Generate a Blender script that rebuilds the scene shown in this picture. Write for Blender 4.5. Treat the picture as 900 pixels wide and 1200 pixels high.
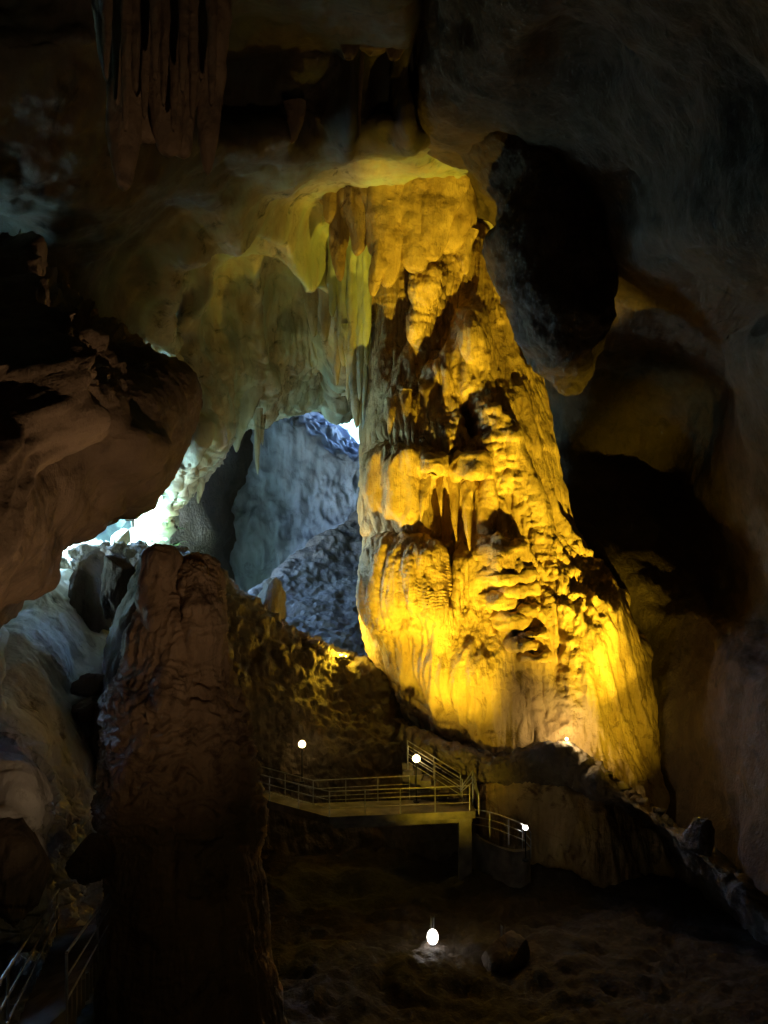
import bpy, bmesh, math, random
import numpy as np
from mathutils import Vector

# ------------------------------------------------------------------ camera, sky, sun, exposure
S = bpy.context.scene
for o in list(bpy.data.objects):
    bpy.data.objects.remove(o)
C = S.collection
F = 1039.2            # focal length in pixels of the 900 x 1200 photograph
CZ = 14.0             # camera height above the pit floor datum

cam = bpy.data.cameras.new('camera')
cam.sensor_fit = 'VERTICAL'; cam.sensor_height = 24.0
cam.lens = 24.0 * F / 1200.0
cam.clip_start = 0.1; cam.clip_end = 2000
co = bpy.data.objects.new('camera', cam); C.objects.link(co)
co.location = (0, 0, CZ); co.rotation_euler = (math.radians(90), 0, 0)
S.camera = co

SUN_EL, SUN_AZ = math.radians(40), math.radians(-62)     # azimuth from +Y towards +X
w = bpy.data.worlds.new('World'); S.world = w; w.use_nodes = True
wn = w.node_tree; bg = wn.nodes['Background']
sky = wn.nodes.new('ShaderNodeTexSky'); sky.sky_type = 'NISHITA'; sky.sun_disc = False
sky.sun_elevation = SUN_EL; sky.sun_rotation = SUN_AZ
sky.air_density = 1.0; sky.dust_density = 0.0; sky.ozone_density = 6.0
wn.links.new(sky.outputs[0], bg.inputs[0]); bg.inputs[1].default_value = 0.095

sl = bpy.data.lights.new('sun', 'SUN'); sl.energy = 5.0; sl.angle = math.radians(0.5); sl.color = (.46, .82, 1.0)
so = bpy.data.objects.new('sun', sl); C.objects.link(so)
sd = Vector((math.sin(SUN_AZ)*math.cos(SUN_EL), math.cos(SUN_AZ)*math.cos(SUN_EL), math.sin(SUN_EL)))
so.rotation_euler = (-sd).to_track_quat('-Z', 'Y').to_euler(); so.location = sd*300

vs = S.view_settings
vs.view_transform = 'Standard'; vs.look = 'None'; vs.gamma = 1; vs.use_curve_mapping = False
vs.exposure = 5.8
S.cycles.use_denoising = True
try: S.cycles.denoiser = 'OPENIMAGEDENOISE'
except Exception: pass
S.cycles.max_bounces = 6; S.cycles.diffuse_bounces = 4; S.cycles.glossy_bounces = 2
S.cycles.sample_clamp_indirect = 2.0
S.cycles.caustics_reflective = False; S.cycles.caustics_refractive = False

# ------------------------------------------------------------------ numeric helpers
rng = np.random.RandomState(7)
_perm = np.tile(rng.permutation(256).astype(np.int32), 3)
_g = rng.normal(size=(256, 3)).astype(np.float32); _g /= np.linalg.norm(_g, axis=1)[:, None]

def perlin(p):
    p = np.asarray(p, np.float32).reshape(-1, 3)
    i = np.floor(p).astype(np.int32); f = p - i; i &= 255
    u = f*f*f*(f*(f*6-15)+10)
    out = 0
    for dx in (0, 1):
        hx = _perm[i[:, 0]+dx]; wx = u[:, 0] if dx else 1-u[:, 0]
        for dy in (0, 1):
            hy = _perm[hx+i[:, 1]+dy]; wy = wx*(u[:, 1] if dy else 1-u[:, 1])
            for dz in (0, 1):
                g = _g[_perm[hy+i[:, 2]+dz]]
                d = g[:, 0]*(f[:, 0]-dx)+g[:, 1]*(f[:, 1]-dy)+g[:, 2]*(f[:, 2]-dz)
                out = out + d*wy*(u[:, 2] if dz else 1-u[:, 2])
    return out*1.5

def fbm(p, octv=4, gain=.5, lac=2.03):
    a, s, r = 1., 1., 0
    for k in range(octv):
        r = r + a*perlin(p*s + 17.3*k); a *= gain; s *= lac
    return r

def ridged(p, octv=4, gain=.5, lac=2.03):
    a, s, r = 1., 1., 0
    for k in range(octv):
        r = r + a*(1-2*np.abs(perlin(p*s + 9.1*k))); a *= gain; s *= lac
    return r

def billow(p, octv=3, gain=.5):
    a, s, r = 1., 1., 0
    for k in range(octv):
        r = r + a*(2*np.abs(perlin(p*s + 5.7*k))-.5); a *= gain; s *= 2.03
    return r

def sstep(a, b, x):
    t = np.clip((x-a)/(b-a), 0, 1); return t*t*(3-2*t)

def P(px, py, Y):
    return Vector(((px-450)/F*Y, Y, CZ-(py-600)/F*Y))

def pix2w(G):                       # array (...,3) of px,py,depth -> world metres
    Y = G[..., 2]
    return np.stack(((G[..., 0]-450)/F*Y, Y, CZ-(G[..., 1]-600)/F*Y), -1)

def catmull(ctrl, n, axis=0):
    ctrl = np.moveaxis(np.asarray(ctrl, float), axis, 0); m = len(ctrl)
    c = np.concatenate((2*ctrl[:1]-ctrl[1:2], ctrl, 2*ctrl[-1:]-ctrl[-2:-1]))
    t = np.linspace(0, m-1, n); i = np.minimum(t.astype(int), m-2); f = (t-i).reshape((-1,)+(1,)*(ctrl.ndim-1))
    a, b, d, e = c[i], c[i+1], c[i+2], c[i+3]
    T = .5                                           # a little tension so that edges do not overshoot
    m1, m2 = (d-a)*T, (e-b)*T
    r = (2*f**3-3*f**2+1)*b+(f**3-2*f**2+f)*m1+(-2*f**3+3*f**2)*d+(f**3-f**2)*m2
    return np.moveaxis(r, 0, axis)

def normals(G, wrap=False):
    du = np.gradient(G, axis=0)
    if wrap:
        dv = (np.roll(G, -1, 1)-np.roll(G, 1, 1))/2
    else:
        dv = np.gradient(G, axis=1)
    n = np.cross(du, dv); L = np.linalg.norm(n, axis=-1, keepdims=True)
    return n/np.maximum(L, 1e-9)

def displace(G, fn, wrap=False, flip=1.0):
    N = normals(G, wrap)*flip
    d = fn(G.reshape(-1, 3), N.reshape(-1, 3)).reshape(G.shape[:2])
    return G+N*d[..., None]

def proj(p):
    Y = np.maximum(p[:, 1], .5)
    return p[:, 0]/Y*F+450, 600-(p[:, 2]-CZ)/Y*F

def blob(px, py, x, y, rx, ry, k=2., rot=0.):
    dx, dy = px-x, py-y
    if rot:
        c, s = math.cos(math.radians(rot)), math.sin(math.radians(rot))
        dx, dy = dx*c+dy*s, -dx*s+dy*c
    return np.exp(-(np.abs(dx/rx)**k+np.abs(dy/ry)**k))

# ------------------------------------------------------------------ object helpers
def tag(o, label=None, cat=None, group=None, kind=None):
    if label: o['label'] = label
    if cat: o['category'] = cat
    if group: o['group'] = group
    if kind: o['kind'] = kind
    return o

def empty(name, loc, label=None, cat=None, group=None):
    o = bpy.data.objects.new(name, None); C.objects.link(o); o.location = loc
    o.empty_display_size = .3
    return tag(o, label, cat, group)

def link(name, me, mat, parent=None):
    o = bpy.data.objects.new(name, me); C.objects.link(o)
    if mat and not me.materials: me.materials.append(mat)
    if parent:
        o.parent = parent; o.matrix_parent_inverse = parent.matrix_basis.inverted()
    return o

def grid_mesh(name, G, wrap=False, cap0=False, cap1=False, keep=None, smooth=True, flip=False):
    nu, nv = G.shape[:2]
    idx = np.arange(nu*nv).reshape(nu, nv)
    a = idx[:-1]; b = idx[1:]
    if wrap:
        q = np.stack((a, np.roll(a, -1, 1), np.roll(b, -1, 1), b), -1).reshape(-1, 4)
    else:
        q = np.stack((a[:, :-1], a[:, 1:], b[:, 1:], b[:, :-1]), -1).reshape(-1, 4)
    if keep is not None:
        q = q[keep(G.reshape(-1, 3)[q].mean(1))]
    if flip: q = q[:, ::-1]
    V = G.reshape(-1, 3); T = []
    nV = len(V)
    if wrap and (cap0 or cap1):
        ex = []
        for c, row, s in ((cap0, idx[0], 1), (cap1, idx[-1], -1)):
            if c:
                k = nV+len(ex); ex.append(G.reshape(-1, 3)[row].mean(0))
                T += [(r1, r0, k) if s > 0 else (r0, r1, k) for r0, r1 in zip(row, np.roll(row, -1))]
        V = np.concatenate((V, np.array(ex)))
    me = bpy.data.meshes.new(name)
    nq, nt = len(q), len(T)
    loops = np.concatenate((q.ravel(), np.array(T, int).ravel())) if nt else q.ravel()
    me.vertices.add(len(V)); me.vertices.foreach_set('co', np.ascontiguousarray(V, np.float32).ravel())
    me.loops.add(len(loops)); me.loops.foreach_set('vertex_index', loops.astype(np.int32))
    starts = np.concatenate((np.arange(nq)*4, nq*4+np.arange(nt)*3)).astype(np.int32)
    me.polygons.add(nq+nt); me.polygons.foreach_set('loop_start', starts)
    me.polygons.foreach_set('use_smooth', np.full(nq+nt, smooth))
    me.update(calc_edges=True); me.validate()
    return me

def vbody(prof, nz, nth, fn=None, front=.62, bfac=None, power=2.0):
    """vertical rock body from rows (py, left px, right px, depth, half thickness m)"""
    pr = catmull(np.array(prof, float), nz)
    py, l, r, Y, b = pr.T
    z = CZ-(py-600)/F*Y
    cx = ((l+r)/2-450)/F*Y; a = np.maximum((r-l)/2/F*Y, .01)
    nf = int(nth*front); nb = nth-nf
    th = np.concatenate((np.linspace(math.pi, 2*math.pi, nf, endpoint=False), np.linspace(0, math.pi, nb, endpoint=False)))
    ct, st = np.cos(th), np.sin(th)
    e = 2/power
    ct = np.sign(ct)*np.abs(ct)**e; st = np.sign(st)*np.abs(st)**e
    G = np.stack((cx[:, None]+a[:, None]*ct, Y[:, None]+b[:, None]*st, np.repeat(z[:, None], nth, 1)), -1)
    if fn is not None:
        for f in (fn if isinstance(fn, (list, tuple)) else [fn]):
            G = displace(G, f, True, 1.0)
    return G

def sheet(ctrl, nu, nv, fn=None, flip=1.0):
    G = catmull(catmull(ctrl, nu, 0), nv, 1)
    G = pix2w(G)
    sg = np.sum(normals(G)*(np.array((0, 0, CZ))-G), -1)
    flip = 1.0 if np.median(sg[G[..., 1] > 5]) > 0 else -1.0        # outward = into the open air of the chamber
    if fn is not None:
        for f in (fn if isinstance(fn, (list, tuple)) else [fn]):
            G = displace(G, f, False, flip)
    return G

# ------------------------------------------------------------------ materials
def rock(name, c1, c2, dark=(.06, .045, .03), streak=.35, bump=.5, scale=1.0, rough=.75, green=None, vz=.18, specular=.3, front=None):
    m = bpy.data.materials.new(name); m.use_nodes = True
    nt = m.node_tree; N, L = nt.nodes, nt.links
    bs = N['Principled BSDF']; bs.inputs['Roughness'].default_value = rough
    bs.inputs['Specular IOR Level'].default_value = specular
    g = N.new('ShaderNodeNewGeometry')
    def mp(sx, sy, sz):
        q = N.new('ShaderNodeMapping'); q.inputs['Scale'].default_value = (sx*scale, sy*scale, sz*scale)
        L.new(g.outputs['Position'], q.inputs['Vector']); return q.outputs[0]
    def noise(vec, sc, det=6, ro=.6, dist=0.):
        q = N.new('ShaderNodeTexNoise'); q.inputs['Scale'].default_value = sc; q.inputs['Detail'].default_value = det
        q.inputs['Roughness'].default_value = ro; q.inputs['Distortion'].default_value = dist
        L.new(vec, q.inputs['Vector']); return q.outputs[0]
    def ramp(v, stops):
        q = N.new('ShaderNodeValToRGB'); e = q.color_ramp.elements
        while len(e) < len(stops): e.new(.5)
        for el, (p_, c_) in zip(e, stops): el.position = p_; el.color = (*c_, 1)
        L.new(v, q.inputs[0]); return q.outputs[0]
    def mix(f, a, b, mode='MIX'):
        q = N.new('ShaderNodeMix'); q.data_type = 'RGBA'; q.blend_type = mode
        if isinstance(f, float): q.inputs[0].default_value = f
        else: L.new(f, q.inputs[0])
        for s, v in ((6, a), (7, b)):
            if isinstance(v, tuple): q.inputs[s].default_value = (*v, 1)
            else: L.new(v, q.inputs[s])
        return q.outputs[2]
    iso = mp(1, 1, 1); ver = mp(1, 1, vz)
    base = ramp(noise(iso, .35, 8, .62, .6), [(.32, c2), (.62, c1)])
    st = ramp(noise(ver, 1.3, 5, .6, .3), [(.38, (1, 1, 1)), (.62, (0, 0, 0))])
    col = mix(streak, base, mix(1.0, base, ramp(noise(ver, 1.1, 6, .65, .4), [(.35, (.35, .3, .25)), (.6, (1, 1, 1))]), 'MULTIPLY'))
    dk = ramp(noise(iso, .8, 9, .7, .8), [(.34, (1, 1, 1)), (.46, (0, 0, 0))])
    col = mix(dk, col, dark)
    if green:
        gm = ramp(noise(ver, .5, 6, .6), [(.42, (0, 0, 0)), (.6, (1, 1, 1))])
        col = mix(gm, col, green)
    if front:                                            # shade painted into the colour: rock darkens toward the camera end, ragged border
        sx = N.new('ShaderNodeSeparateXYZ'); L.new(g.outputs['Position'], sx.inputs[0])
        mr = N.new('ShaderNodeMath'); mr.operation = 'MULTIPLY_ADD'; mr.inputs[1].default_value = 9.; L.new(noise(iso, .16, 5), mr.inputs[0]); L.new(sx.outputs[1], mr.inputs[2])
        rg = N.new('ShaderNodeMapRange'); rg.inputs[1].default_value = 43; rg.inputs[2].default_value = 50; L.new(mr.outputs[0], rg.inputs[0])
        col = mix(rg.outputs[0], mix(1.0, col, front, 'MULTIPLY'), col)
    L.new(col, bs.inputs['Base Color'])
    hb = N.new('ShaderNodeMath'); hb.operation = 'ADD'
    L.new(noise(iso, 2.2, 10, .68), hb.inputs[0])
    n2 = noise(ver, 4.5, 6, .6); L.new(n2, hb.inputs[1])
    b = N.new('ShaderNodeBump'); b.inputs['Strength'].default_value = bump; b.inputs['Distance'].default_value = .35
    L.new(hb.outputs[0], b.inputs['Height']); L.new(b.outputs[0], bs.inputs['Normal'])
    return m

def plain(name, col, rough=.6, metal=0., var=.25, sc=6.):
    m = bpy.data.materials.new(name); m.use_nodes = True
    nt = m.node_tree; N, L = nt.nodes, nt.links; bs = N['Principled BSDF']
    bs.inputs['Roughness'].default_value = rough; bs.inputs['Metallic'].default_value = metal
    t = N.new('ShaderNodeTexNoise'); t.inputs['Scale'].default_value = sc; t.inputs['Detail'].default_value = 6
    g = N.new('ShaderNodeNewGeometry'); L.new(g.outputs['Position'], t.inputs['Vector'])
    r = N.new('ShaderNodeValToRGB'); r.color_ramp.elements[0].position = .3; r.color_ramp.elements[1].position = .7
    r.color_ramp.elements[0].color = (*[c*(1-var) for c in col], 1); r.color_ramp.elements[1].color = (*[min(1, c*(1+var)) for c in col], 1)
    L.new(t.outputs[0], r.inputs[0]); L.new(r.outputs[0], bs.inputs['Base Color'])
    return m

def glow(name, col, strength):
    m = bpy.data.materials.new(name); m.use_nodes = True
    nt = m.node_tree; bs = nt.nodes['Principled BSDF']
    bs.inputs['Base Color'].default_value = (.8, .8, .78, 1)
    bs.inputs['Emission Color'].default_value = (*col, 1); bs.inputs['Emission Strength'].default_value = strength
    return m

M = {}
M['column'] = rock('flowstone_cream', (.58, .42, .20), (.42, .28, .12), dark=(.15, .09, .04), streak=.45, bump=.55, rough=.6)
M['stalagmite'] = rock('stalagmite_stone', (.40, .29, .19), (.26, .18, .115), dark=(.10, .065, .04), streak=.4, bump=.5, rough=.7)
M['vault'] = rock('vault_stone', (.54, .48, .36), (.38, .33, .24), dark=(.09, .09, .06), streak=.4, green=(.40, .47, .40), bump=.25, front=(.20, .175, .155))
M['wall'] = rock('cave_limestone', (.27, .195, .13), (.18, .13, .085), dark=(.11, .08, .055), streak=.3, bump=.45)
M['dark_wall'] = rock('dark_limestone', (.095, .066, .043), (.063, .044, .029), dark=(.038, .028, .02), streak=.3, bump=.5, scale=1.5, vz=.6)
M['pale'] = rock('pale_flowstone', (.70, .70, .69), (.54, .54, .535), dark=(.17, .16, .14), streak=.3, bump=.35)
M['rubble'] = rock('rubble_stone', (.20, .155, .11), (.12, .095, .07), dark=(.06, .05, .04), streak=.2, bump=.7)
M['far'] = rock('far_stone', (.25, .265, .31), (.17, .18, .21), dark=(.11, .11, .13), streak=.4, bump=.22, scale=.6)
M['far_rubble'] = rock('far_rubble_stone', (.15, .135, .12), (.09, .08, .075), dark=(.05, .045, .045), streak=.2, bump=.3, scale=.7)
M['floor'] = rock('floor_stone', (.06, .046, .034), (.036, .028, .021), dark=(.03, .023, .018), streak=.1, bump=.6)
M['steel'] = plain('galvanised_steel', (.45, .45, .44), .35, .9)
M['concrete'] = plain('concrete', (.14, .122, .10), .85, 0, .55, 1.6)
M['darkmetal'] = plain('black_enamel', (.03, .03, .03), .5, .3)
M['hill'] = plain('hillside_scrub', (.05, .07, .035), .9, 0, .5, 1.5)
M['leaf'] = plain('fern_leaf', (.10, .22, .05), .5, 0, .4)

# lights of the place, some of them assumed
YEL = (1.0, .69, .035)
def spot(name, loc, target, power, col, angle=120, blend=.6, radius=.15, parent=None):
    l = bpy.data.lights.new(name, 'SPOT'); l.energy = power; l.color = col
    l.spot_size = math.radians(angle); l.spot_blend = blend; l.shadow_soft_size = radius
    o = bpy.data.objects.new(name, l); C.objects.link(o)
    d = Vector(target)-Vector(loc); q = d.to_track_quat('-Z', 'Y').to_euler()
    o.location = loc; o.rotation_euler = q
    if parent: o.parent = parent; o.matrix_parent_inverse = parent.matrix_basis.inverted()
    return o

# ================================================================== THE SETTING
def rough(a=.5, s=.35, o=5, b=.12, seed=0., v=0.):
    def f(p, n):
        d = a*fbm(p*s+seed, o)+b*ridged(p*s*3.1+seed, 3)
        if v:
            q = p*np.array((1.1, 1.1, .13)); d = d+v*ridged(q+seed, 4)
        return d
    return f

def struct(name, G, mat, label, parent=None, **k):
    o = link(name, grid_mesh(name, G, **k), mat, parent)
    if parent is None: tag(o, label, kind='structure')
    return o

# outer shell of the cave, closed but for two daylight openings and unseen holes added for light
def build_shell():
    foot = np.array([(-15, 74), (-9, 92), (4, 97), (20, 92), (31, 72), (33, 50), (30, 22), (25, -8), (0, -24), (-25, -8), (-32, 15), (-35, 40), (-34, 52), (-25, 66)], float)
    fc = np.concatenate((foot, foot[:1])); n = 260
    ring = catmull(fc, n+1)[:-1]
    zs = np.array([-16, -14, -6, 2, 10, 18, 26, 34, 40, 43], float)
    sc = np.array([.02, .9, 1, 1, 1, 1, 1, .9, .6, .02])
    t = catmull(np.stack((zs, sc), 1), 150)
    ctr = np.array((0, 38.))
    G = np.zeros((150, n, 3))
    G[..., :2] = ctr+(ring[None]-ctr)*t[:, None, 1:2]; G[..., 2] = t[:, None, 0]
    G = displace(G, rough(1.6, .09, 5, .5), True, 1)
    def keep(c):
        A = ((c[:, 0]+25)**2/8.5**2+(c[:, 1]-64)**2/13**2+(c[:, 2]-10)**2/5**2) < 1
        A |= ((c[:, 0]+31)**2/7**2+(c[:, 1]-60)**2/12**2+(c[:, 2]-22.5)**2/7.5**2) < 1  # unseen hole added so sun enters and bounces onto leg and vault
        A |= ((c[:, 0]+34)**2/8**2+(c[:, 1]-47)**2/12**2+(c[:, 2]-17.5)**2/10**2) < 1  # further added hole out of view, lets skylight reach the slide
        B = ((c[:, 0]-1.5)**2/8**2+(c[:, 2]-25.5)**2/5**2 < 1) & (c[:, 1] > 80)
        return ~(A | B)
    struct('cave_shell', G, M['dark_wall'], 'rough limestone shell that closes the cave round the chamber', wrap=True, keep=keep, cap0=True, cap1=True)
build_shell()

def build_outside():
    xs = (-140, -100, -70, -48, -30, -14, 0, 30); V = []
    for j, (dy, z) in enumerate(((0, 5), (10, 6.5), (25, 12), (50, 26), (90, 48))):
        V.append([(x-(dy*.4), 64+dy+.15*max(0, -x-20)*-1+(x > -14)*14, z+(1.5*math.sin(x*.2+j))) for x in xs])
    G = catmull(catmull(np.array(V, float), 90, 0), 120, 1)
    G[..., 2] += (1.2*fbm(G.reshape(-1, 3)*.2, 5)).reshape(G.shape[:2])
    o = link('hillside', grid_mesh('hillside', G), M['hill']); tag(o, 'green hillside outside the daylight opening', kind='structure')
build_outside()

# ceiling with the arched vault, the camera-facing drop and the green daylit leg
def build_ceiling():
    cols = [-300, 0, 120, 185, 235, 290, 350, 410, 480, 570, 650, 760]
    def row(ys, Ys, xs=None): return [(c, y, Y) for c, y, Y in zip(xs or cols, ys, Ys)]
    rows = [[(c*1.6-200, -500, 8) for c in cols], [(c, -60, 24) for c in cols],
        row((60, 60, 60, 70, 60, 40, 30, 40, 50, 50, 50, 50), (20, 24, 26, 29, 31, 33, 34, 35, 35, 37, 40, 42)),
        row((180, 180, 190, 200, 190, 170, 165, 165, 165, 160, 160, 180), (22, 26, 29, 32, 33, 35, 36, 37, 37, 40, 43, 45)),
        row((240, 240, 250, 245, 240, 235, 230, 230, 215, 200, 205, 230), (24, 28, 33, 38, 42, 44, 45, 46, 46, 45, 46, 48)),
        row((290, 300, 325, 325, 310, 300, 300, 300, 290, 280, 290, 320), (28, 33, 38, 45, 48, 50, 51, 51, 51, 50, 51, 53)),
        row((610, 600, 430, 400, 400, 395, 400, 400, 380, 370, 380, 400), (32, 37, 43, 51, 50, 54, 55, 56, 56, 56, 57, 58)),  # left end dips out of sight, shaped to close off stray daylight
        row((580, 560, 440, 485, 482, 448, 440, 445, 450, 450, 470, 500), (40, 46, 51, 55, 48, 55, 58, 60, 60, 61, 62, 63)),
        row((350, 380, 395, 570, 545, 486, 474, 474, 480, 480, 560, 620), (42, 50, 55, 57, 47.5, 57, 60, 62, 62, 63, 64, 65), (-300, 0, 120, 176, 222, 285, 345, 410, 480, 570, 650, 760)),
        row((340, 370, 390, 630, 585, 490, 470, 468, 476, 475, 600, 700), (44, 53, 57, 60, 52, 62, 66, 68, 68, 68, 68, 68), (-300, 0, 120, 172, 205, 285, 345, 410, 480, 570, 650, 760)),
        row((270, 290, 330, 500, 500, 430, 410, 400, 400, 400, 560, 640), (48, 58, 64, 66, 66, 70, 74, 76, 76, 76, 74, 74), (-300, 0, 120, 170, 205, 285, 345, 410, 480, 570, 650, 760))]
    ctrl = np.array(rows, float)
    def form(p, n):
        px, py = proj(p)
        d = .9*fbm(p*.16, 4)
        # nested arches: rounded ribs with hollow bays between them
        def arch(cx, cy, rx, ry, wd):
            r = np.sqrt(((px-cx)/rx)**2+((np.minimum(py, cy)-cy)/ry)**2)
            return np.exp(-((r-1)/wd)**2)*sstep(cy+160, cy, py)
        d += 2.0*arch(275, 390, 118, 158, .09)+1.7*arch(315, 385, 92, 120, .08)
        d -= 2.6*blob(px, py, 345, 350, 38, 62, 4)
        d -= 1.6*blob(px, py, 262, 340, 34, 55, 3)
        d += .9*blob(px, py, 300, 400, 12, 90, 2)
        d -= 3.0*blob(px, py, 300, 108, 50, 42, 4, -15)
        d -= 2.6*blob(px, py, 365, 130, 22, 40, 4)
        d -= 2.6*blob(px, py, 445, 110, 24, 55, 4)
        d -= 3.0*blob(px, py, 520, 70, 30, 70, 4)
        d += .9*blob(px, py, 405, 110, 8, 60, 3)
        return d
    def fine(p, n):
        px, py = proj(p)
        leg = sstep(300, 450, py)
        q = p*np.array((1.3, 1.3, .16))
        return .09*fbm(p*.7, 4)+.03*ridged(p*1.7, 3)*(.4+leg)+(.06+.20*leg)*ridged(q, 4)
    G = sheet(ctrl, 380, 400, [form, fine], 1)
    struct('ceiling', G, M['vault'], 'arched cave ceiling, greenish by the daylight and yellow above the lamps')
build_ceiling()

# right wall with the rounded rim over the column, then the hollow beside it
def build_wall_right():
    edge = [(470, -400, 30), (500, -60, 33), (512, 70, 35), (520, 135, 36), (575, 140, 36), (640, 162, 36), (690, 222, 36), (716, 295, 36), (710, 350, 42), (698, 405, 49), (682, 450, 54), (668, 520, 57), (655, 600, 57), (660, 690, 53), (680, 800, 48.5), (700, 900, 46), (720, 1000, 44)]
    inner = [(440, -400, 36), (470, -60, 40), (480, 110, 42), (500, 175, 42), (570, 200, 42), (612, 228, 42), (660, 262, 41), (700, 302, 41), (690, 352, 48), (668, 405, 54), (640, 450, 58), (630, 520, 61), (630, 600, 61), (640, 690, 58), (660, 800, 55), (690, 900, 54), (700, 1000, 52)]
    back = [(380, -400, 46), (400, -60, 50), (420, 80, 52), (450, 190, 54), (500, 260, 55), (560, 300, 56), (600, 330, 56), (620, 350, 57), (600, 380, 58), (590, 420, 60), (580, 470, 62), (580, 540, 64), (580, 600, 66), (580, 690, 66), (600, 800, 64), (620, 900, 62), (640, 1000, 60)]
    outer = [(500, -900, 10), (800, -800, 10), (1000, -700, 10), (1200, -600, 10), (1300, -450, 10), (1400, -250, 10), (1450, -50, 10), (1450, 150, 10), (1450, 300, 10), (1450, 420, 10), (1450, 520, 10), (1450, 650, 10), (1450, 780, 10), (1450, 900, 11), (1450, 1020, 12), (1450, 1150, 13), (1450, 1300, 14)]
    LOW = {9: [(700, 405, 49), (770, 400, 46), (850, 400, 38), (960, 400, 26)],
           10: [(684, 450, 54), (765, 462, 55), (850, 480, 48), (950, 500, 30)],
           11: [(670, 520, 57), (745, 560, 57), (830, 610, 54), (940, 690, 36)],
           12: [(664, 585, 53), (735, 645, 49), (812, 688, 46), (940, 770, 35)],
           13: [(670, 640, 50), (745, 700, 46.5), (820, 740, 43), (940, 820, 33)],
           14: [(690, 740, 49), (765, 790, 45), (835, 815, 41), (940, 880, 32)],
           15: [(710, 860, 47), (780, 890, 43), (845, 910, 39), (940, 960, 31)],
           16: [(720, 980, 45), (790, 1000, 41), (850, 1020, 37), (940, 1070, 30)]}
    rows = []
    for k, (e, i, b, o) in enumerate(zip(edge, inner, back, outer)):
        e, i, b, o = map(np.array, (e, i, b, o))
        r = [b, i, e]
        lw = float(sstep(6.5, 10.5, float(k)))
        for t, tx, Yl in ((.12, .09, e[2]-.5), (.3, .2, e[2]-4-max(0, e[2]-50)), (.55, .36, 35.), (1., 1., 16.)):
            q = e*(1-t)+o*t; q[2] = 1/((1-t)/e[2]+t/o[2])
            ql = e*(1-tx)+o*tx; ql[2] = Yl; ql[1] = e[1]*(1-tx)+o[1]*tx
            r.append(q*(1-lw)+ql*lw)
        if k in LOW:
            r[2:6] = [np.array(v, float) for v in LOW[k]]
        rows.append(r)
    ctrl = np.array(rows, float)
    def form(p, n):
        px, py = proj(p)
        d = .8*fbm(p*.12+3, 4)
        d -= 1.6*blob(px, py, 675, 80, 55, 32, 3, 18)         # stained niche high up
        d -= .5*blob(px, py, 738, 207, 12, 5, 2, 40)
        d += 1.2*blob(px, py, 835, 560, 30, 70, 2)
        return d
    def fine(p, n):
        px, py = proj(p)
        rim = blob(px, py, 640, 220, 90, 70, 4)
        q = p*np.array((.8, .8, .12))
        return .22*fbm(p*.5+3, 5)+.02*ridged(p*1.9, 3)+.14*rim*ridged(p*.6, 4)+.05*ridged(q+2, 3)
    G = sheet(ctrl, 330, 330, [form, fine], -1)
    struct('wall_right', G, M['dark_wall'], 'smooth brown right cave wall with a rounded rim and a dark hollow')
build_wall_right()

# far chamber: back wall and rising rubble slope
def build_far():
    cols = [185, 210, 250, 300, 350, 400, 440, 520, 640]
    top = [520, 490, 470, 468, 496, 530, 536, 536, 530]
    rows = [[(c+10, t-10, 96) for c, t in zip(cols, top)],
            [(c, t, 86+(c < 200)*-8) for c, t in zip(cols, top)],
            [(c, 560, Y) for c, Y in zip(cols, (76, 80, 84, 85, 85, 85, 85, 85, 85))],
            [(c, 640, Y) for c, Y in zip(cols, (74, 78, 82, 82, 82, 82, 82, 82, 82))],
            [(c, 740, Y) for c, Y in zip(cols, (72, 76, 78, 79, 79, 79, 79, 79, 79))],
            [(c, 830, 74) for c in cols]]
    def f(p, n):
        q = p*np.array((.5, .5, .14))
        return 1.3*fbm(p*.12+7, 4)+.16*ridged(p*.45, 4)+.45*ridged(q, 3)
    G = sheet(np.array(rows, float), 220, 260, f, 1)
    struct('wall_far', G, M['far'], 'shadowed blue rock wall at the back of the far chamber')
    crest = [(215, 735, 60), (262, 715, 64), (300, 690, 69), (342, 660, 74), (384, 629, 79), (425, 599, 83), (470, 570, 86), (540, 540, 88)]
    r0 = [(x+12, y+15, Y+6) for x, y, Y in crest]
    low = [(200, 760, 52), (240, 765, 52), (290, 775, 53), (350, 785, 53), (400, 790, 54), (440, 800, 55), (500, 805, 56), (580, 805, 58)]
    rows = [r0, crest]
    for t in (.25, .5, .75, 1): rows.append([tuple(np.array(a)*(1-t)+np.array(b)*t+np.array((0, 10*math.sin(t*3.1), 0))) for a, b in zip(crest, low)])
    def f2(p, n): return .32*billow(p*.32, 4)+.12*ridged(p*.9, 3)+.5*fbm(p*.15, 3)
    G = sheet(np.array(rows, float), 240, 260, f2, 1)
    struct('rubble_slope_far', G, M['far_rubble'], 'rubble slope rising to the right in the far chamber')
build_far()

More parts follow.
